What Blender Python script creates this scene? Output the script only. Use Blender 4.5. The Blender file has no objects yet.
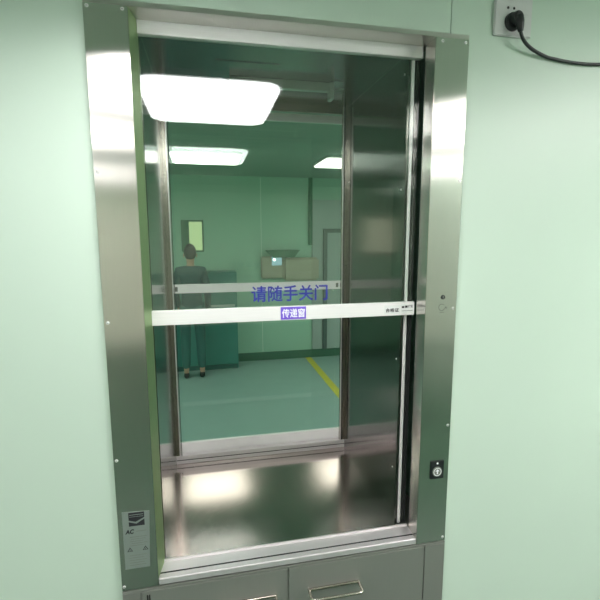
import bpy, bmesh, math, random
from mathutils import Vector, Matrix
random.seed(4)
ZO = 1.75                      # the numbers below are heights relative to the camera's eye line
S = bpy.context.scene
C = S.collection

# ------------------------------------------------------------------ materials
def mat(name, base=(.8,.8,.8), rough=.5, metal=0., spec=.5, **kw):
    m = bpy.data.materials.new(name); m.use_nodes = True
    nt = m.node_tree; b = nt.nodes['Principled BSDF']
    b.inputs['Base Color'].default_value = (*base, 1)
    b.inputs['Roughness'].default_value = rough
    b.inputs['Metallic'].default_value = metal
    b.inputs['Specular IOR Level'].default_value = spec
    return m

def mottle(m, scale, amount, vec=(1,1,1), rough_amt=0., bump=0., detail=3):
    """procedural variation: noise on the value, the roughness and a fine bump"""
    nt = m.node_tree; b = nt.nodes['Principled BSDF']
    tc = nt.nodes.new('ShaderNodeTexCoord'); mp = nt.nodes.new('ShaderNodeMapping')
    mp.inputs['Scale'].default_value = vec
    nz = nt.nodes.new('ShaderNodeTexNoise'); nz.inputs['Scale'].default_value = scale
    nz.inputs['Detail'].default_value = detail
    nt.links.new(tc.outputs['Object'], mp.inputs[0]); nt.links.new(mp.outputs[0], nz.inputs['Vector'])
    col = b.inputs['Base Color'].default_value[:3]
    mx = nt.nodes.new('ShaderNodeMix'); mx.data_type = 'RGBA'
    mx.inputs[6].default_value = (*[c*(1-amount) for c in col], 1)
    mx.inputs[7].default_value = (*[min(1, c*(1+amount)) for c in col], 1)
    nt.links.new(nz.outputs[0], mx.inputs[0]); nt.links.new(mx.outputs[2], b.inputs['Base Color'])
    if rough_amt:
        mr = nt.nodes.new('ShaderNodeMapRange'); r = b.inputs['Roughness'].default_value
        mr.inputs[3].default_value = max(.01, r-rough_amt); mr.inputs[4].default_value = r+rough_amt
        nt.links.new(nz.outputs[0], mr.inputs[0]); nt.links.new(mr.outputs[0], b.inputs['Roughness'])
    if bump:
        bp = nt.nodes.new('ShaderNodeBump'); bp.inputs['Strength'].default_value = bump
        bp.inputs['Distance'].default_value = .001
        nt.links.new(nz.outputs[0], bp.inputs['Height']); nt.links.new(bp.outputs[0], b.inputs['Normal'])
    return m

def brushed(name, base, rough, vec, aniso=0., tangent=(0,0,1), rough_amt=.03, amount=.05, bump=.03):
    m = mottle(mat(name, base, rough, 1.), 40, amount, vec, rough_amt, bump)
    if aniso:
        nt = m.node_tree; b = nt.nodes['Principled BSDF']
        b.inputs['Anisotropic'].default_value = aniso
        cx = nt.nodes.new('ShaderNodeCombineXYZ')
        for i in range(3): cx.inputs[i].default_value = tangent[i]
        nt.links.new(cx.outputs[0], b.inputs['Tangent'])
    return m

def hairline(name, base, rough, aniso, tangent):
    """hairline-finished steel: a highlight drawn out across the brush lines"""
    m = bpy.data.materials.new(name); m.use_nodes = True
    nt = m.node_tree; nt.nodes.clear()
    g = nt.nodes.new('ShaderNodeBsdfAnisotropic'); g.distribution = 'BECKMANN'
    g.inputs['Roughness'].default_value = rough; g.inputs['Anisotropy'].default_value = aniso
    tc = nt.nodes.new('ShaderNodeTexCoord'); mp = nt.nodes.new('ShaderNodeMapping'); nz = nt.nodes.new('ShaderNodeTexNoise')
    mp.inputs['Scale'].default_value = [1200*(1-t)+12*t for t in tangent]; nz.inputs['Scale'].default_value = 1; nz.inputs['Detail'].default_value = 3
    mx = nt.nodes.new('ShaderNodeMix'); mx.data_type = 'RGBA'
    mx.inputs[6].default_value = (*[c*.93 for c in base], 1); mx.inputs[7].default_value = (*[min(1, c*1.07) for c in base], 1)
    cx = nt.nodes.new('ShaderNodeCombineXYZ'); o = nt.nodes.new('ShaderNodeOutputMaterial')
    for i in range(3): cx.inputs[i].default_value = tangent[i]
    L = nt.links.new
    L(tc.outputs['Object'], mp.inputs[0]); L(mp.outputs[0], nz.inputs['Vector']); L(nz.outputs[0], mx.inputs[0])
    L(mx.outputs[2], g.inputs['Color']); L(cx.outputs[0], g.inputs['Tangent']); L(g.outputs[0], o.inputs[0])
    return m

def emit(name, col, s):
    m = bpy.data.materials.new(name); m.use_nodes = True
    nt = m.node_tree; nt.nodes.clear()
    e = nt.nodes.new('ShaderNodeEmission'); e.inputs[0].default_value = (*col, 1); e.inputs[1].default_value = s
    o = nt.nodes.new('ShaderNodeOutputMaterial'); nt.links.new(e.outputs[0], o.inputs[0])
    return m

def glass(name, tint, f0):
    """clear sheet glass: straight-through transmission plus a mirror layer that follows Schlick's law"""
    m = bpy.data.materials.new(name); m.use_nodes = True
    nt = m.node_tree; nt.nodes.clear()
    tr = nt.nodes.new('ShaderNodeBsdfTransparent'); tr.inputs[0].default_value = (*tint, 1)
    gl = nt.nodes.new('ShaderNodeBsdfGlossy'); gl.inputs['Roughness'].default_value = .004
    gl.inputs['Color'].default_value = (.97, 1, .98, 1)
    lw = nt.nodes.new('ShaderNodeLayerWeight'); lw.inputs[0].default_value = .5
    pw = nt.nodes.new('ShaderNodeMath'); pw.operation = 'POWER'; pw.inputs[1].default_value = 5
    mr = nt.nodes.new('ShaderNodeMapRange'); mr.inputs[3].default_value = f0; mr.inputs[4].default_value = 1
    mx = nt.nodes.new('ShaderNodeMixShader'); o = nt.nodes.new('ShaderNodeOutputMaterial')
    nt.links.new(lw.outputs['Facing'], pw.inputs[0]); nt.links.new(pw.outputs[0], mr.inputs[0])
    nt.links.new(mr.outputs[0], mx.inputs[0]); nt.links.new(tr.outputs[0], mx.inputs[1])
    nt.links.new(gl.outputs[0], mx.inputs[2]); nt.links.new(mx.outputs[0], o.inputs[0])
    return m

M = {}
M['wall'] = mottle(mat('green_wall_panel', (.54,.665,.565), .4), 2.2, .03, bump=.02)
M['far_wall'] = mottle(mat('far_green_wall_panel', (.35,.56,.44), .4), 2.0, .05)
M['joint'] = mat('panel_joint', (.10,.17,.12), .7)
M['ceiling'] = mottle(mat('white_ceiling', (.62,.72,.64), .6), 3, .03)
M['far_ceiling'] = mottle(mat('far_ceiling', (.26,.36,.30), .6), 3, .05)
M['back_wall'] = mottle(mat('pale_wall', (.78,.76,.66), .55), 1.5, .05)
M['floor'] = mottle(mat('green_epoxy_floor', (.034,.078,.05), .3), 3, .12)
M['far_floor'] = mottle(mat('blue_green_vinyl_floor', (.29,.44,.40), .3), 5, .08)
M['jamb'] = hairline('vertically_brushed_steel', (.70,.675,.64), .23, .72, (0,0,1))
M['steel_h'] = brushed('horizontally_brushed_steel', (.62,.60,.57), .30, (.25,12,12), .6, (1,0,0))
M['sill'] = brushed('satin_steel_sill', (.86,.82,.83), .34, (.25,12,12)); M['sill'].node_tree.nodes['Principled BSDF'].inputs['Metallic'].default_value = .68
M['rail'] = brushed('satin_aluminium_rail', (.88,.87,.86), .5, (.3,12,12)); M['rail'].node_tree.nodes['Principled BSDF'].inputs['Metallic'].default_value = .35
M['rear_rail'] = mottle(mat('white_satin_rail', (.95,.93,.92), .5), 20, .03)
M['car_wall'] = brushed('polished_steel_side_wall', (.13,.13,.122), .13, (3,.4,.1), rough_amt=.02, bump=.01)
M['car_floor'] = brushed('polished_steel_floor', (.60,.52,.50), .15, (6,.4,1), .7, (1,0,0), rough_amt=.03, bump=.015)
M['car_ceiling'] = brushed('satin_steel_ceiling', (.42,.38,.42), .2, (.4,6,1), rough_amt=.03)
M['post'] = brushed('brown_steel_post', (.42,.38,.33), .25, (6,6,.3))
M['bracket'] = mat('zinc_bracket', (.66,.70,.67), .4, .8)
M['screw'] = mat('screw_steel', (.82,.82,.80), .45, .6)
M['black'] = mottle(mat('black_plastic', (.012,.014,.016), .35), 20, .1)
M['dark_gap'] = mat('dark_gap', (.01,.012,.011), .8)
M['cabinet'] = brushed('brushed_steel_cabinet', (.33,.34,.31), .46, (30,30,.5), .5, (1,0,0)); M['cabinet'].node_tree.nodes['Principled BSDF'].inputs['Metallic'].default_value = .6
M['guide'] = brushed('guide_steel_tinted_reflection', (.34,.47,.25), .5, (12,12,.3))  # green reflection on the guide is put into its base colour
M['handle'] = mat('polished_handle_steel', (.58,.54,.48), .25, 1.)
M['white_plastic'] = mottle(mat('white_plastic', (.62,.62,.62), .35), 12, .02)
M['ink'] = mat('blue_lettering', (.02,.025,.27), .5)
M['purple'] = mat('purple_sticker', (.16,.09,.62), .45)
M['white_ink'] = mat('white_print', (.85,.85,.88), .5)
M['black_ink'] = mat('black_print', (.02,.02,.025), .5)
M['sticker'] = mottle(mat('silver_grey_sticker', (.27,.32,.29), .35, .35), 30, .08)
M['sticker_white'] = mat('white_sticker', (.80,.82,.80), .5)
M['engrave'] = mat('grey_engraving', (.16,.18,.15), .5)
M['glass'] = glass('clear_front_glass', (.955,.985,.965), .046)
M['rear_glass'] = glass('clear_rear_glass', (.90,.965,.925), .046)
M['lamp_front'] = emit('panel_light_diffuser', (1,.965,.985), 13.)
M['lamp_room_and_fill'] = emit('room_and_fill_diffuser', (1,.965,.96), 20.)  # shared by the right room light and the added left fill
M['lamp_far'] = emit('far_light_diffuser', (1,.91,.84), 3.)
M['fill_back'] = emit('back_fill_glow', (1,.965,.96), 12.)  # glow of the added fill panels at the back
M['fill_side'] = emit('side_fill_glow', (1,.96,.92), 16.)  # glow of the added fill panels in the far room
M['lamp_frame'] = mat('white_lamp_frame', (.8,.8,.8), .4)
M['window_glow'] = emit('lit_window_pane', (.80,1,.52), .55)
M['window_glow_warm'] = emit('lit_window_pane_warm', (1,.9,.72), 1.0)
M['screen'] = emit('screen_glow', (.55,.85,.95), .5)
M['spark'] = emit('indicator_lamp', (.9,1,1), 4.)
M['beige'] = mottle(mat('beige_plastic', (.42,.38,.30), .5), 4, .06)
M['hood'] = mat('dark_green_hood', (.05,.17,.10), .6)
M['teal'] = mottle(mat('teal_cabinet', (.05,.24,.21), .4), 3, .1)
M['teal_dark'] = mat('dark_teal_edge', (.02,.10,.09), .5)
M['baseboard'] = mat('dark_green_baseboard', (.05,.14,.09), .5)
M['yellow'] = mottle(mat('yellow_floor_paint', (.62,.58,.06), .5), 9, .1)
M['grey_door'] = mottle(mat('grey_door', (.36,.42,.40), .4), 2, .05)
M['grey_frame'] = mat('dark_grey_door_frame', (.09,.13,.12), .5)
M['scrubs'] = mottle(mat('dark_teal_cloth', (.012,.075,.075), .85), 6, .25)
M['trousers'] = mottle(mat('teal_cloth', (.025,.12,.11), .85), 6, .25)
M['skin'] = mat('skin', (.55,.33,.24), .55)
M['hair'] = mottle(mat('black_hair', (.012,.012,.010), .6), 60, .3)
M['shoe'] = mat('black_shoe', (.012,.014,.014), .5)

# ------------------------------------------------------------------ mesh helpers
class MB:
    def __init__(s): s.bm = bmesh.new(); s.mi = 0
    def _merge(s, b, mi):
        for f in b.faces: f.material_index = mi
        me = bpy.data.meshes.new('t'); b.to_mesh(me); b.free(); s.bm.from_mesh(me); bpy.data.meshes.remove(me)
    def box(s, x0, x1, y0, y1, z0, z1, bev=0., mi=0, seg=2, mtx=None):
        b = bmesh.new(); bmesh.ops.create_cube(b, size=1)
        for v in b.verts:
            v.co = Vector(((x0+x1)/2+v.co.x*(x1-x0), (y0+y1)/2+v.co.y*(y1-y0), (z0+z1)/2+v.co.z*(z1-z0)+ZO))
        if bev: bmesh.ops.bevel(b, geom=b.edges[:], offset=bev, segments=seg, affect='EDGES', clamp_overlap=True)
        if mtx: bmesh.ops.transform(b, matrix=mtx, verts=b.verts)
        s._merge(b, mi); return s
    def cyl(s, p, q, r, r2=None, n=24, mi=0, bev=0.):
        p = Vector(p)+Vector((0,0,ZO)); q = Vector(q)+Vector((0,0,ZO)); b = bmesh.new()
        L = (q-p).length
        bmesh.ops.create_cone(b, cap_ends=True, segments=n, radius1=r, radius2=r if r2 is None else r2, depth=L)
        if bev:
            es = [e for e in b.edges if e.verts[0].co.z > L/2-1e-6 and e.verts[1].co.z > L/2-1e-6]
            bmesh.ops.bevel(b, geom=es, offset=bev, segments=3, affect='EDGES')
        m = Matrix.Translation((p+q)/2) @ (q-p).to_track_quat('Z','Y').to_matrix().to_4x4()
        bmesh.ops.transform(b, matrix=m, verts=b.verts)
        s._merge(b, mi); return s
    def tube(s, pts, r, n=12, mi=0):
        pts = [Vector(p)+Vector((0,0,ZO)) for p in pts]; b = bmesh.new(); rings = []
        up = Vector((0,0,1)); prev = None
        for i, p in enumerate(pts):
            t = (pts[min(i+1, len(pts)-1)]-pts[max(i-1,0)]).normalized()
            a = prev if prev else t.cross(up if abs(t.z) < .9 else Vector((1,0,0))).normalized()
            a = (a-t*a.dot(t)).normalized(); c = t.cross(a); prev = a
            rr = r[i] if isinstance(r, (list, tuple)) else r
            rings.append([b.verts.new(p+a*math.cos(k*2*math.pi/n)*rr+c*math.sin(k*2*math.pi/n)*rr) for k in range(n)])
        for u, v in zip(rings, rings[1:]):
            for k in range(n): b.faces.new((u[k], u[(k+1)%n], v[(k+1)%n], v[k]))
        b.faces.new(rings[0][::-1]); b.faces.new(rings[-1])
        s._merge(b, mi); return s
    def prism(s, pts, y0, y1, mi=0):
        """outline in (x, z), extruded in y"""
        b = bmesh.new()
        a = [b.verts.new((x, y0, z+ZO)) for x, z in pts]; c = [b.verts.new((x, y1, z+ZO)) for x, z in pts]
        b.faces.new(a); b.faces.new(c[::-1]); n = len(pts)
        for i in range(n): b.faces.new((a[i], c[i], c[(i+1)%n], a[(i+1)%n]))
        bmesh.ops.recalc_face_normals(b, faces=b.faces)
        s._merge(b, mi); return s
    def slab(s, pts, z0, z1, mi=0):
        """outline in (x, y), extruded in z"""
        b = bmesh.new()
        a = [b.verts.new((x, y, z0+ZO)) for x, y in pts]; c = [b.verts.new((x, y, z1+ZO)) for x, y in pts]
        b.faces.new(a); b.faces.new(c[::-1]); n = len(pts)
        for i in range(n): b.faces.new((a[i], c[i], c[(i+1)%n], a[(i+1)%n]))
        bmesh.ops.recalc_face_normals(b, faces=b.faces)
        s._merge(b, mi); return s
    def ball(s, c, r, mi=0, sc=(1,1,1), seg=16):
        b = bmesh.new(); bmesh.ops.create_uvsphere(b, u_segments=seg, v_segments=seg//2, radius=r)
        bmesh.ops.transform(b, matrix=Matrix.Translation((c[0],c[1],c[2]+ZO)) @ Matrix.Diagonal((*sc,1)), verts=b.verts)
        s._merge(b, mi); return s
    def build(s, name, m, parent=None, smooth=False):
        me = bpy.data.meshes.new(name); s.bm.to_mesh(me); s.bm.free()
        for x in (m if isinstance(m, (list, tuple)) else [m]): me.materials.append(x)
        if smooth:
            for p in me.polygons: p.use_smooth = True
            try: me.set_sharp_from_angle(angle=math.radians(40))
            except Exception: pass
        o = bpy.data.objects.new(name, me); C.objects.link(o)
        if parent: attach(o, parent)
        return o

def attach(o, parent):
    o.parent = parent
    o.matrix_parent_inverse = Matrix.Translation(parent_world(parent)).inverted()
def parent_world(p):
    v = Vector((0,0,0))
    if p.type == 'EMPTY': v = p.location.copy()
    return v
def tag(o, label, cat, group=None, kind=None):
    o['label'] = label; o['category'] = cat
    if group: o['group'] = group
    if kind: o['kind'] = kind
    return o
def thing(name, label, cat, loc, group=None):
    o = bpy.data.objects.new(name, None); C.objects.link(o)
    o.location = (loc[0], loc[1], loc[2]+ZO); o.empty_display_size = .05
    return tag(o, label, cat, group)
def struct(o): o['kind'] = 'structure'; return o

def rrect(x0, x1, y0, y1, r, n=8):
    pts = []
    for cx, cy, a0 in ((x1-r, y1-r, 0), (x0+r, y1-r, 90), (x0+r, y0+r, 180), (x1-r, y0+r, 270)):
        for k in range(n+1):
            a = math.radians(a0+90*k/n); pts.append((cx+r*math.cos(a), cy+r*math.sin(a)))
    return pts

def text(name, s, x0, x1, z0, z1, y, m, parent, depth=.0006, bold=0., shear=0.):
    """lettering fitted into a rectangle of a plane facing the viewer's side of the wall (-Y)"""
    cu = bpy.data.curves.new(name, 'FONT'); cu.body = s; cu.size = 1; cu.extrude = 0.; cu.shear = shear
    cu.resolution_u = 4
    t = bpy.data.objects.new(name, cu); C.objects.link(t)
    dg = bpy.context.evaluated_depsgraph_get(); dg.update()
    me = bpy.data.meshes.new_from_object(t.evaluated_get(dg)); bpy.data.objects.remove(t)
    xs = [v.co.x for v in me.vertices]; ys = [v.co.y for v in me.vertices]
    bm = bmesh.new(); bm.from_mesh(me); bpy.data.meshes.remove(me)
    w = max(xs)-min(xs); h = max(ys)-min(ys)
    for v in bm.verts:
        v.co = Vector((x0+(v.co.x-min(xs))/w*(x1-x0), y, z0+(v.co.y-min(ys))/h*(z1-z0)+ZO))
    if bold:
        em = (x1-x0)/w*bold
        src = bm.copy(); tmp = bpy.data.meshes.new('t'); src.to_mesh(tmp); src.free()
        for dx, dz, dy in ((em,0,.00001),(-em,0,.00002),(0,em,.00003),(0,-em,.00004)):
            n0 = len(bm.verts); bm.from_mesh(tmp); bm.verts.ensure_lookup_table()
            for v in bm.verts[n0:]: v.co += Vector((dx, dy, dz))
        bpy.data.meshes.remove(tmp)
    r = bmesh.ops.extrude_face_region(bm, geom=bm.faces[:])
    for v in [g for g in r['geom'] if isinstance(g, bmesh.types.BMVert)]: v.co.y += depth
    bmesh.ops.recalc_face_normals(bm, faces=bm.faces)
    me = bpy.data.meshes.new(name); bm.to_mesh(me); bm.free(); me.materials.append(m)
    o = bpy.data.objects.new(name, me); C.objects.link(o)
    if parent: attach(o, parent)
    return o

# ------------------------------------------------------------------ key measures
XL0, XR0, XJ = -.499, .502, .40
ZT, ZH, ZB = .532, .5196, -1.014          # frame top, underside of header, underside of sill
CL, CR, CF, CT = -.387, .362, -.990, .507 # lift car inner faces
YR = .687                                  # rear sash plane
RC = .78                                   # camera room ceiling

# ------------------------------------------------------------------ room on the camera side
mb = MB()
mb.box(-3, XL0-.0005, .012, .06, -1.75, RC)
mb.box(XL0-.0005, .449, .012, .06, ZT+.0005, RC)
mb.box(.4515, 3, .012, .06, ZT+.0005, RC)
mb.box(XR0+.0005, 3, .012, .06, -1.75, ZT+.0005)
mb.box(.449, .4515, .02, .06, ZT+.0005, RC, mi=1)
struct(mb.build('wall_front', [M['wall'], M['joint']]))
struct(MB().box(-3.05, -3, -6, .06, -1.75, RC).build('wall_left', M['wall']))
struct(MB().box(3, 3.05, -6, .06, -1.75, RC).build('wall_right', M['wall']))
struct(MB().box(-3, 3, -6.05, -6, -1.75, RC).build('wall_back', M['back_wall']))
struct(MB().box(-3.05, 3.05, -6.05, .06, -1.80, -1.75).build('floor', M['floor']))
struct(MB().box(-3.05, 3.05, -6.05, .06, RC, RC+.05).build('ceiling', M['ceiling']))

def panel_light(x0, x1, y0, y1, z, m, label, group, r=.03, drop=0.):
    t = thing('ceiling_light', label, 'ceiling light', ((x0+x1)/2, (y0+y1)/2, z), group)
    MB().slab(rrect(x0, x1, y0, y1, r), z, z+.012).build('diffuser', m, t)
    MB().slab(rrect(x0-.012, x1+.012, y0-.012, y1+.012, r+.012), z+.0125, z+.035).build('lamp_frame', M['lamp_frame'], t)
    if drop:
        for sx in (x0+.08, x1-.08):
            for sy in (y0+.08, y1-.08):
                MB().cyl((sx, sy, z+.034), (sx, sy, z+.035+drop), .0025, n=8).build('suspension_rod', M['bracket'], t)
    return t
panel_light(-.452, .05, -.86, -.285, .50, M['lamp_front'], 'rounded white panel light hanging close before the glass hatch', 'panel lights in the near room', r=.075, drop=RC-.535)
panel_light(1.55, 2.5, -2.0, -.95, RC-.036, M['lamp_room_and_fill'], 'long white ceiling panel light on the right of the near room', 'panel lights in the near room')
panel_light(-2.3, -1.3, -2.6, -2.0, RC-.036, M['lamp_room_and_fill'], 'unseen ceiling fill panel added on the left of the near room', 'panel lights in the near room')  # fill lamp added out of view for the left side

panel_light(-2.7, -2.1, -5.2, -3.8, RC-.036, M['fill_back'], 'long unseen fill panel added at the back left of the near room', 'panel lights in the near room')  # added out of view so the back wall reflects brighter in the steel
panel_light(2.45, 2.95, -3.9, -2.7, RC-.036, M['fill_back'], 'long unseen fill panel added at the back right of the near room', 'panel lights in the near room')  # second added back fill, kept outside the glass reflection

# ------------------------------------------------------------------ steel frame of the hatch
fr = thing('hatch_frame', 'brushed stainless steel hatch frame set in the pale green wall', 'hatch frame', (0, .03, ZB))
for a, b, lab in ((XL0, -XJ, 'wide left side panel with a grey sticker near its foot'), (XJ, XR0, 'right side panel with key switch and call button')):
    o = MB().box(a, b, 0, .058, ZB+.001, ZH, bev=.0012).build('side_panel', M['jamb'], fr, True); o['label'] = lab
MB().slab([(-.3999,.0015),(-.3895,.064),(-.3895,.087),(-.3999,.087)], CF-.001, ZH).build('guide_and_gap_shade', M['guide'], fr)
MB().box(.388, .3999, .087, .12, CF-.001, ZH).build('guide_and_gap_shade', M['dark_gap'], fr)  # dark box put in as the shade of the gap beside the jamb
mb = MB().box(XL0, XR0, 0, .1, ZH+.0005, ZH+.004, bev=.0008); mb.box(XL0, XR0, 0, .004, ZH+.002, ZT, bev=.0012)
mb.build('header', M['steel_h'], fr, True)
mb = MB().box(-XJ+.0005, XJ-.0005, .0235, .066, ZB+.002, CF-.001, bev=.0012)
mb.box(-XJ+.0005, XJ-.0005, .066, .073, ZB+.002, CF+.004, bev=.0012)
mb.build('sill', M['sill'], fr, True)
MB().box(-XJ+.0005, XJ-.0005, .0, .0222, ZB+.0015, CF-.002, bev=.0025).build('sill_lip', M['sill'], fr, True)
MB().box(-XJ+.002, XJ-.002, .0215, .0242, ZB+.002, CF-.0012).build('sill_groove', M['dark_gap'], fr)
for x, z in ((-.494,.512),(-.412,.512),(-.494,.136),(-.494,-.241),(-.495,-.62),(-.497,-1.0),(.421,.510),(.495,.511),(.497,.136),(.495,-.239),(.497,-.613),(.497,-1.0)):
    x = x-.004 if x > .49 else (x+.004 if x < -.49 else x)
    mb = MB().cyl((x, .0002, z), (x, -.0016, z), .0046, .0034, n=20)
    mb.box(x-.0024, x+.0024, -.0019, -.0015, z-.0004, z+.0004, mi=1)
    mb.build('screw', [M['screw'], M['dark_gap']], fr, True)
mb = MB().cyl((.456, .0002, -.204), (.456, -.0022, -.204), .0072, .0062, n=28)
mb.box(.4545, .4575, -.0026, -.002, -.2085, -.1995, mi=1)
mb.build('key_switch', [M['black'], M['engrave']], fr, True)
# engraved key-switch marking: open ring and small letters
mb = MB()
for k in range(20):
    a0 = math.radians(40+k*15); a1 = a0+math.radians(15)
    ro, ri = .0105, .0092
    mb.prism([(.4535+ro*math.cos(a0), -.235+ro*math.sin(a0)), (.4535+ro*math.cos(a1), -.235+ro*math.sin(a1)),
              (.4535+ri*math.cos(a1), -.235+ri*math.sin(a1)), (.4535+ri*math.cos(a0), -.235+ri*math.sin(a0))], -.0004, .0003)
mb.box(.446, .463, -.0004, .0003, -.2515, -.2505)
mb.prism([(.465,-.2325),(.4685,-.2355),(.465,-.2385)], -.0004, .0003)
mb.box(.4695, .4705, -.0004, .0003, -.2405, -.2335)
mb.build('engraved_mark', M['engrave'], fr)

# ------------------------------------------------------------------ grey data sticker on the left panel
st = thing('data_sticker', 'silver grey data sticker low on the left steel side panel', 'sticker', (-.45, 0, -.947))
P = lambda mb, *a, **k: mb.prism(*a, **k)
MB().prism([(-.4865,-.9465),(-.4205,-.9465),(-.4145,-.776),(-.4865,-.772)][::1], -.0008, -.0002).build('sticker_sheet', M['sticker'], st)
mb = MB().box(-.470, -.4285, -.0012, -.0008, -.8165, -.776)
mb.prism([(-.470,-.7985),(-.452,-.8045),(-.4285,-.793),(-.4285,-.797),(-.450,-.810),(-.470,-.803)], -.0015, -.0011, mi=1)
mb.box(-.468, -.431, -.0015, -.0011, -.7835, -.782, mi=1); mb.box(-.468, -.431, -.0015, -.0011, -.789, -.788, mi=1)
mb.build('printed_picture', [M['black_ink'], M['sticker']], st)
text('lettering', 'AC', -.480, -.458, -.8385, -.8265, -.0014, M['black_ink'], st, bold=.05, shear=.2)
mb = MB()
mb.box(-.452, -.424, -.0012, -.0007, -.8335, -.8325)
for k in range(5): mb.box(-.470+.004*(k%2), -.424-.005*(k%3), -.0012, -.0007, -.850-.0065*k, -.8492-.0065*k)
mb.build('printed_lines', M['engrave'], st); mb = MB()
for k in range(5): mb.box(-.474, -.428-.006*(k%2), -.0012, -.0007, -.906-.0075*k, -.9052-.0075*k)
mb.build('printed_lines', M['engrave'], st)
for cx in (-.471, -.430):
    mb = MB().prism([(cx-.0075,-.893),(cx+.0075,-.893),(cx,-.880)], -.0012, -.0007)
    mb.prism([(cx-.0045,-.8915),(cx+.0045,-.8915),(cx,-.8835)], -.0015, -.0011, mi=1)
    mb.box(cx-.0007, cx+.0007, -.0018, -.0014, -.8908, -.8865)
    mb.build('warning_triangle', [M['black_ink'], M['sticker']], st)

# ------------------------------------------------------------------ call button on the right panel
cb = thing('call_button', 'small black call button plate low on the right steel panel', 'button', (.461, 0, -.79))
MB().box(.438, .4845, -.003, 0, -.79, -.729, bev=.0012).build('button_plate', M['black'], cb, True)
MB().cyl((.461, -.003, -.765), (.461, -.0055, -.765), .0165, .0155, n=36).build('push_button', M['engrave'], cb, True)
mb = MB()
for k in range(30):
    a0 = math.radians(k*12); a1 = a0+math.radians(12); ro, ri = .0135, .0115
    mb.prism([(.461+ro*math.cos(a0), -.765+ro*math.sin(a0)), (.461+ro*math.cos(a1), -.765+ro*math.sin(a1)),
              (.461+ri*math.cos(a1), -.765+ri*math.sin(a1)), (.461+ri*math.cos(a0), -.765+ri*math.sin(a0))], -.006, -.0053)
mb.prism([(.454,-.763),(.461,-.756),(.468,-.763),(.463,-.763),(.463,-.772),(.459,-.772),(.459,-.763)], -.006, -.0053)
mb.build('button_symbol', M['white_ink'], cb)
MB().cyl((.461, -.003, -.737), (.461, -.0042, -.737), .0032, n=16).build('indicator_light', M['sticker_white'], cb, True)

# ------------------------------------------------------------------ front sash
fs = thing('sliding_door', 'half-height front glass sash with blue Chinese lettering, lowered above the open lower half', 'sliding door', (0, .076, -.267), 'glass sashes of the hatch')
MB().box(-.389, .398, .066, .086, .488, .526, bev=.001).build('top_rail', M['rail'], fs, True)
MB().box(-.389, .398, .066, .086, -.267, -.2265, bev=.001).build('bottom_rail', M['rail'], fs, True)
MB().box(-.388, .397, .0735, .0785, -.228, .490).build('glass_pane', M['glass'], fs)
text('lettering', '请随手关门', -.111, .116, -.2105, -.165, .0727, M['ink'], fs, bold=.016)
MB().box(-.0275, .0485, .0653, .0659, -.2645, -.2275).build('purple_label', M['purple'], fs)
text('lettering', '传递窗', -.0235, .0445, -.259, -.233, .0646, M['white_ink'], fs, bold=.02)
MB().box(.297, .350, .0654, .0659, -.2615, -.2345).build('white_label', M['sticker_white'], fs)
text('lettering', '合格证', .301, .345, -.2555, -.2435, .0648, M['black_ink'], fs, bold=.02)
MB().box(.352, .396, .0654, .0659, -.2600, -.2325).build('white_label', M['sticker_white'], fs)
mb = MB().box(.3545, .363, .0648, .0653, -.244, -.238); mb.box(.3655, .374, .0648, .0653, -.2435, -.2365); mb.box(.3545, .391, .0648, .0653, -.2535, -.2525)
mb.build('printed_blocks', M['black_ink'], fs)
text('lettering', 'ITE', .3765, .391, -.243, -.2355, .0648, M['black_ink'], fs, bold=.01)

# ------------------------------------------------------------------ lift car
car = thing('lift_car', 'polished stainless steel lift car seen through the hatch', 'lift car', (0, .38, CF-.01))
MB().box(CL, CR, .075, .665, CF-.004, CF).build('floor_panel', M['car_floor'], car)
MB().box(CL-.006, CL-.0002, .088, .665, CF-.004, CT).build('side_wall', M['car_wall'], car)
MB().box(CR+.0002, CR+.006, .088, .665, CF-.004, CT).build('side_wall', M['car_wall'], car)
MB().box(CL, CR, .088, .665, CT+.0002, CT+.006).build('ceiling_panel', M['car_ceiling'], car)
for a, b, e in ((CL, CL+.019, CL+.014), (CR-.022, CR, CR-.022)):
    po = MB().box(a, b, .648, .664, CF, CT, bev=.0015).build('corner_post', M['post'], car, True)
    MB().box(e+.0003, e+.0045, .6445, .6478, CF, CT, bev=.0008).build('edge_bead', M['sill'], po, True)
    MB().box(e+.008, e+.0105, .6465, .6479, CF, CT).build('groove', M['dark_gap'], po)
MB().box(CR+.012, CR+.022, .088, .094, CF-.004, CT, bev=.0015).build('front_trim', M['rail'], car, True)
MB().box(CL+.015, CR-.023, .650, .664, .4785, CT, bev=.001).build('rear_lintel', M['post'], car, True)
MB().box(CL, CR, .645, .672, CF+.0005, CF+.037, bev=.0012).build('rear_threshold', M['sill'], car, True)
MB().box(CL+.001, CR-.001, .6438, .6452, CF+.017, CF+.0195).build('threshold_groove', M['dark_gap'], car)
for x, y, z in ((CR, .11, .455), (CR, .112, .12), (CR, .11, -.42), (CR, .115, -.80), (CR, .625, -.36), (CR, .62, .2)):
    MB().cyl((x+.0002, y, z), (x-.0015, y, z), .0032, .0022, n=16).build('screw', M['screw'], car, True)
lk = MB().box(-.14, .215, .378, .398, .478, CT-.0005, bev=.001).build('door_operator_rail', M['bracket'], car, True)
MB().box(.206, .220, .37, .41, .452, CT-.001, bev=.001).build('rail_bracket', M['bracket'], lk, True)
MB().cyl((.22, .39, .490), (.262, .395, .494), .003, n=10).build('rail_rod', M['bracket'], lk, True)
MB().cyl((.205, .372, .462), (.198, .372, .462), .006, n=14).build('rail_roller', M['bracket'], lk, True)
MB().box(-.19, .01, .25, .35, CT-.002, CT+.0001, bev=.001).build('ceiling_cover_plate', M['car_ceiling'], car, True)

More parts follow.
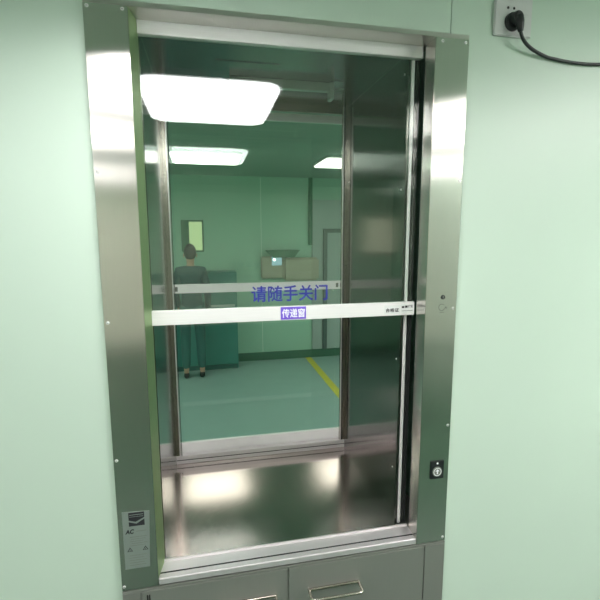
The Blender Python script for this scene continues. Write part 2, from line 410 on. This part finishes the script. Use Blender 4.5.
# ------------------------------------------------------------------ rear landing: sash, lower sash, frame
rs = thing('sliding_door', 'rear upper glass sash across the back of the lift car', 'sliding door', (0, YR, -.256), 'glass sashes of the hatch')
MB().box(-.42, .41, YR-.004, YR+.014, .4475, .4785, bev=.001).build('top_rail', M['rail'], rs, True)
MB().box(-.42, .41, YR-.004, YR+.014, -.2563, -.2203, bev=.001).build('bottom_rail', M['rear_rail'], rs, True)
MB().box(-.419, .409, YR+.003, YR+.008, -.222, .449).build('glass_pane', M['rear_glass'], rs)
for x in (-.365, .326):
    MB().box(x, x+.011, YR-.007, YR-.0035, -.248, -.229, bev=.001).build('latch', M['engrave'], rs, True)
rl = thing('sliding_door', 'rear lower glass sash rising from the rear threshold', 'sliding door', (0, YR+.02, -.95), 'glass sashes of the hatch')
MB().box(-.42, .41, YR-.004, YR+.014, CF+.001, -.9135, bev=.001).build('bottom_rail', M['rear_rail'], rl, True)
MB().box(-.419, .409, YR+.003, YR+.008, -.915, -.257).build('glass_pane', M['rear_glass'], rl)
rf = thing('hatch_frame', 'rear steel hatch frame facing the far green room', 'hatch frame', (0, .74, ZB))
for a, b in ((-.499, -.43), (.42, .502)):
    MB().box(a, b, .675, .768, ZB, .53, bev=.001).build('side_panel', M['jamb'], rf, True)
MB().box(-.499, .502, .675, .768, .531, .56, bev=.001).build('header', M['steel_h'], rf, True)
MB().box(-.429, .419, .675, .768, ZB, CF-.001, bev=.001).build('sill', M['sill'], rf, True)

# ------------------------------------------------------------------ steel cupboard below
bc = thing('base_cabinet', 'brushed steel two-door cabinet under the hatch sill', 'cabinet', (0, .35, -1.75))
mb = MB().box(XL0, XR0, .004, .64, -1.75, -1.021)
mb.box(XL0, XR0, -.001, .004, -1.022, -1.0155, bev=.0008)
mb.box(XL0, -.4505, -.001, .004, -1.75, -1.0225, bev=.0012); mb.box(.4315, XR0, -.001, .004, -1.75, -1.0225, bev=.0012)
mb.build('body', M['cabinet'], bc, True)
def pull(x0, x1, z, dz=0.):
    r = .012; Y = -.048; y0 = 0.
    pts = [(x0, y0, z)]
    for k in range(7):
        a = math.radians(90*k/6); pts.append((x0+r-r*math.cos(a), Y+r-r*math.sin(a), z))
    for k in range(7):
        a = math.radians(90-90*k/6); pts.append((x1-r+r*math.cos(a), Y+r-r*math.sin(a), z))
    pts.append((x1, y0, z))
    return pts
for a, b, hx0, hx1 in ((-.449, -.0245, -.30, -.062), (-.0215, .4285, .042, .203)):
    dr = MB().box(a, b, -.002, .0035, -1.72, -1.0235, bev=.0015).build('door', M['cabinet'], bc, True)
    a_ = hx0 if hx0 > -.2 else -.225
    MB().tube(pull(a_, hx1, -1.106), .0045, n=14).tube([(a_, -.0065, -1.1045), (hx1, -.0065, -1.1045)], .0045, n=12, mi=1).build('handle', [M['handle'], M['post']], dr, True)
o = MB().box(-.4335, -.4305, -.004, -.002, -1.06, -1.035).box(-.4275, -.4245, -.004, -.002, -1.06, -1.035).build('hinge', M['dark_gap'], bc)

# ------------------------------------------------------------------ wall socket and plug
so = thing('power_socket', 'white wall socket plate on the green wall beside the hatch', 'socket', (.645, .012, .544))
MB().box(.579, .700, .003, .0118, .541, .662, bev=.003).build('socket_plate', M['white_plastic'], so, True)
for x, z in ((.620,.615),(.639,.615)):
    MB().cyl((x, .0035, z), (x, .0022, z), .0036, n=18).build('socket_hole', M['black'], so)
for x, z in ((.594, .602),(.685,.602)):
    MB().cyl((x, .0035, z), (x, .0022, z), .0025, n=14).build('plate_screw', M['white_plastic'], so, True)
pl = thing('power_plug', 'black plug with trailing cable in the white wall socket', 'plug', (.636, .003, .565))
mb = MB().cyl((.635, .0028, .578), (.635, -.010, .578), .0245, .0235, n=36, bev=.003)
mb.cyl((.638, -.009, .583), (.639, -.026, .583), .0185, .0155, n=32, bev=.005)
mb.build('plug_body', M['black'], pl, True)
MB().tube([(.641,-.018,.584),(.642,-.021,.570),(.645,-.021,.556),(.648,-.020,.545)], [.0125,.012,.0095,.0065], n=16).build('strain_relief', M['black'], pl, True)
pts = []
P0, P1, P2, P3 = Vector((.647,-.020,.549)), Vector((.655,-.018,.520)), Vector((.685,-.010,.505)), Vector((.76,.004,.495))
for k in range(15):
    t = k/14; pts.append(P0*(1-t)**3+P1*3*t*(1-t)**2+P2*3*t*t*(1-t)+P3*t**3)
Q0 = P3; Q1, Q2, Q3 = Vector((.88,.006,.48)), Vector((1.05,.006,.47)), Vector((1.3,.006,.60))
for k in range(1, 19):
    t = k/18; pts.append(Q0*(1-t)**3+Q1*3*t*(1-t)**2+Q2*3*t*t*(1-t)+Q3*t**3)
MB().tube(pts, .0048, n=12).build('cable', M['black'], pl, True)

# ------------------------------------------------------------------ far room seen through the car
FY, FZ = 4.8, .75
mb = MB()
mb.box(-3, -.499, .70, .76, -1.75, FZ+.1); mb.box(.502, 3.5, .70, .76, -1.75, FZ+.1)
mb.box(-.499, .502, .70, .76, .561, FZ+.1); mb.box(-.499, .502, .70, .76, -1.75, ZB-.001)
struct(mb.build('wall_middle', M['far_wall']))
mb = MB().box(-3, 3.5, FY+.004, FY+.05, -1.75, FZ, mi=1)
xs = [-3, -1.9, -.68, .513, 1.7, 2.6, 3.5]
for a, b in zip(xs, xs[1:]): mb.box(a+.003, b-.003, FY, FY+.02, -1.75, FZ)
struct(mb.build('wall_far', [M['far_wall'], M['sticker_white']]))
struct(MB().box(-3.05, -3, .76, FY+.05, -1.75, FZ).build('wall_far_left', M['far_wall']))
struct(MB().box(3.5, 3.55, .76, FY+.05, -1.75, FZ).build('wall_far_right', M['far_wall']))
struct(MB().box(-3.05, 3.55, .701, FY+.05, -1.80, -1.75).build('floor_far', M['far_floor']))
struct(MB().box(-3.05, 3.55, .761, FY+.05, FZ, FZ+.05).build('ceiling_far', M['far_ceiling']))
struct(MB().box(-3, 3.5, FY-.018, FY-.0005, -1.75, -1.635, bev=.003).build('baseboard_far', M['baseboard']))
struct(MB().box(1.115, 1.20, .78, FY-.02, -1.7499, -1.7475).build('trim_1', M['yellow']))
struct(MB().box(1.165, 1.215, FY-.035, FY-.0005, -.15, FZ, bev=.004).build('trim_2', M['hood']))
# door and windows in the far wall
mb = MB().box(1.217, 2.7, FY-.03, FY-.0005, -1.63, .46, bev=.004)
d = mb.build('door_1', M['grey_door']); struct(d)
mb = MB().box(1.367, 1.425, FY-.055, FY-.0305, -1.63, .07, bev=.003).box(2.45, 2.51, FY-.055, FY-.0305, -1.63, .07, bev=.003).box(1.4255, 2.4495, FY-.055, FY-.0305, .015, .07, bev=.003)
mb.build('door_frame', M['grey_frame'], d)
MB().box(1.50, 1.52, FY-.08, FY-.031, -.80, -.68, bev=.004).build('door_handle', M['bracket'], d)
def window(n, x0, x1, z0, z1, px0, px1, pz0, pz1, m):
    w = MB().box(x0, x1, FY-.02, FY-.0005, z0, z1, bev=.003).build('window_%d' % n, M['hood']); struct(w)
    MB().box(px0, px1, FY-.024, FY-.0205, pz0, pz1).build('pane', m, w)
window(1, -.53, -.245, -.23, .18, -.43, -.265, -.21, .158, M['window_glow'])
window(2, -1.76, -1.22, -.31, .26, -1.72, -1.26, -.27, .22, M['window_glow_warm'])
# lights
panel_light(-.52, .125, 3.08, 3.66, FZ-.036, M['lamp_far'], 'white ceiling panel light left of centre in the far room', 'panel lights in the far room', r=.05)
panel_light(.96, 1.6, 3.10, 3.66, FZ-.036, M['lamp_far'], 'white ceiling panel light right of centre in the far room', 'panel lights in the far room', r=.03)
panel_light(2.3, 2.9, 1.6, 2.8, FZ-.036, M['fill_side'], 'long unseen fill panel added at the right end of the far room', 'panel lights in the far room')  # added out of sight to brighten the far room
panel_light(-2.7, -2.1, 1.6, 2.8, FZ-.036, M['fill_side'], 'long unseen fill panel added at the left end of the far room', 'panel lights in the far room')  # matching unseen fill, added for the far room's brightness
# teal cupboard with a long white pull
tc = thing('storage_cabinet', 'teal storage cabinet against the far green wall', 'cabinet', (-.4, 4.6, -1.75))
MB().box(-.95, .15, 4.5, FY-.022, -1.75, -.48, bev=.004).build('body', M['teal'], tc)
for k, (a, b) in enumerate(((-.945,-.587),(-.583,-.222),(-.218,.145))):
    dd = MB().box(a, b, 4.482, 4.4995, -1.68, -.50, bev=.004).build('door', M['teal'], tc)
    if k == 2: MB().box(-.19, .12, 4.455, 4.4815, -.925, -.895, bev=.006).build('handle', M['white_plastic'], dd)
MB().box(-.94, .14, 4.494, 4.4996, -1.75, -1.69).build('plinth', M['teal_dark'], tc)
# wall terminal
wt = thing('wall_terminal', 'beige wall terminal with small bluish screen on the far green wall', 'terminal', (.9, FY, -.64))
mb = MB().box(.50, .80, FY-.06, FY-.001, -.60, -.30, bev=.015).box(.80, 1.30, FY-.09, FY-.001, -.64, -.32, bev=.03)
mb.build('housing', M['beige'], wt, True)
MB().prism([(.56,-.215),(1.02,-.215),(.94,-.315),(.66,-.315)], FY-.13, FY-.001).build('hood', M['hood'], wt)
MB().box(.643, .78, FY-.075, FY-.0605, -.423, -.284, bev=.004).build('screen', M['screen'], wt)
MB().cyl((.675, FY-.0755, -.345), (.675, FY-.082, -.345), .018, n=16).build('indicator_light', M['spark'], wt)

# ------------------------------------------------------------------ person in the far room (skin-modifier figure, seen from behind)
def skin(name, verts, edges, radii, m, parent, root=0, sub=2):
    me = bpy.data.meshes.new(name); me.from_pydata([(x, y, z) for x, y, z in verts], edges, [])
    o = bpy.data.objects.new(name, me); C.objects.link(o)
    sk = o.modifiers.new('skin', 'SKIN'); sk.use_smooth_shade = True
    for i, r in enumerate(radii):
        v = me.skin_vertices[0].data[i]; v.radius = r if isinstance(r, tuple) else (r, r); v.use_root = (i == root)
    ss = o.modifiers.new('sub', 'SUBSURF'); ss.levels = sub; ss.render_levels = sub
    dg = bpy.context.evaluated_depsgraph_get(); dg.update()
    m2 = bpy.data.meshes.new_from_object(o.evaluated_get(dg)); bpy.data.objects.remove(o)
    m2.name = name
    m2.materials.clear(); m2.materials.append(m)
    for p in m2.polygons: p.use_smooth = True
    o = bpy.data.objects.new(name, m2); C.objects.link(o); o.parent = parent
    return o
per = thing('person', 'person in dark teal work clothes standing before the lit far window', 'person', (-.41, 4.12, -1.75))
V_ = [(0,0,.93),(0,.0,1.08),(0,-.01,1.25),(0,-.005,1.40),(0,0,1.475),(0,.01,1.55),(0,.02,1.63),  # 0..6 pelvis..head
      (-.10,0,.88),(-.11,.01,.50),(-.115,-.02,.09),(-.12,.10,.035),                                 # 7..10 left leg
      (.10,0,.88),(.11,.02,.50),(.12,-.01,.09),(.13,.11,.035),                                      # 11..14 right leg
      (-.17,0,1.40),(-.235,-.02,1.13),(-.20,.12,.93),(-.18,.17,.88),                                # 15..18 left arm
      (.17,0,1.40),(.24,-.01,1.13),(.23,.09,.90),(.22,.13,.84)]                                     # 19..22 right arm
E_ = [(0,1),(1,2),(2,3),(3,4),(4,5),(5,6),(0,7),(7,8),(8,9),(9,10),(0,11),(11,12),(12,13),(13,14),(3,15),(15,16),(16,17),(17,18),(3,19),(19,20),(20,21),(21,22)]
R_ = [.12,.115,.125,.09,.05,.065,.085,.08,.055,.04,.035,.08,.055,.04,.035,.06,.042,.028,.03,.06,.042,.028,.03]
R_ = [(r*1.15, r*.8) if i in (0,1,2,3) else r for i, r in enumerate(R_)]
vv = list(V_); ee = list(E_); rr = list(R_)
for w, sgn in ((18, 1), (22, -1)):                       # five fingers per hand
    b = Vector(V_[w]); d = (b-Vector(V_[w-1])).normalized(); sd = Vector((1,0,0))
    for k in range(5):
        off = sd*(.022*(k-1.5)) if k < 4 else sd*sgn*.035
        L = (.035, .042, .04, .03, .028)[k]
        i0 = len(vv); dirk = (d*.9+Vector((0,0,-.3))).normalized() if k < 4 else (d+sd*sgn*.8).normalized()
        p1 = b+off*.8+dirk*.03; p2 = p1+dirk*L*.6+Vector((0,-.003,-.004)); p3 = p2+(dirk+Vector((0,-.3,-.5))).normalized()*L*.5
        for p in (p1, p2, p3): vv.append(tuple(p)); rr.append(.009)
        ee += [(w, i0), (i0, i0+1), (i0+1, i0+2)]
skin('body', vv, ee, rr, M['skin'], per)
# clothes follow the body: top with sleeves, trousers, shoes, hair
cl = [V_[i] for i in (0,1,2,3,4)]+[V_[15],V_[16],V_[17],V_[19],V_[20],V_[21]]+[(0,0,.80)]
skin('work_jacket', cl, [(0,1),(1,2),(2,3),(3,4),(3,5),(5,6),(6,7),(3,8),(8,9),(9,10),(0,11)],
     [(.165,.12),(.155,.115),(.165,.12),(.13,.09),.062,.078,.060,.045,.078,.060,.045,(.18,.13)], M['scrubs'], per)
tr = [V_[0],V_[7],V_[8],(-.115,-.02,.12),V_[11],V_[12],(.12,-.01,.12)]
skin('trousers', tr, [(0,1),(1,2),(2,3),(0,4),(4,5),(5,6)], [(.15,.12),.10,.078,.066,.10,.078,.066], M['trousers'], per)
for s, (a, b) in ((-1, (9,10)), (1, (13,14))):
    x, y, z = V_[a]
    skin('shoe', [(x, y-.03, .045), (x, y+.06, .04), (x+.008*s, y+.17, .032)], [(0,1),(1,2)], [.043,.045,.033], M['shoe'], per)
hb = MB().ball((-.41, 4.12+.002, -1.75+1.645), .098, sc=(.92,1.05,1.1)); hb.build('hair', M['hair'], per, True)
for s in (-1, 1):
    MB().ball((-.41+.093*s, 4.145, -1.75+1.60), .024, sc=(.4,.8,1.2), seg=12).build('ear', M['skin'], per, True)
MB().cyl((-.41, 4.232, -1.75+1.61), (-.41, 4.215, -1.75+1.64), .014, .006, n=12).build('nose', M['skin'], per, True)
for s in (-1, 1): MB().ball((-.41+.034*s, 4.205, -1.75+1.635), .012, seg=12).build('eye', M['white_ink'], per, True)

per.scale = (.80, .9, .935); per.location.y = 4.2

# ------------------------------------------------------------------ camera, world, view
cam = bpy.data.cameras.new('camera'); co = bpy.data.objects.new('camera', cam); C.objects.link(co)
rt = Vector((0.9777034, -0.20997494, -0.00256524)); up = Vector((0.03292499, 0.14122042, 0.98943051)); fw = Vector((0.20739335, 0.96745404, -0.14498511))
m = Matrix((rt, up, -fw)).transposed().to_4x4(); m.translation = Vector((-.24, -1.1962, ZO-.0188))
co.matrix_world = m
cam.sensor_fit = 'HORIZONTAL'; cam.sensor_width = 36; cam.lens = 441.86*36/600; cam.clip_start = .02; cam.clip_end = 50
S.camera = co
w = bpy.data.worlds.new('world'); S.world = w; w.use_nodes = True
w.node_tree.nodes['Background'].inputs[0].default_value = (.8,.9,.85,1); w.node_tree.nodes['Background'].inputs[1].default_value = .02
S.cycles.max_bounces = 14; S.cycles.glossy_bounces = 10; S.cycles.transparent_max_bounces = 24; S.cycles.diffuse_bounces = 5
S.cycles.use_denoising = True; S.cycles.sample_clamp_indirect = 8; S.cycles.caustics_reflective = True
S.view_settings.view_transform = 'Standard'; S.view_settings.look = 'None'
S.view_settings.gamma = 1; S.view_settings.use_curve_mapping = False; S.view_settings.exposure = .28
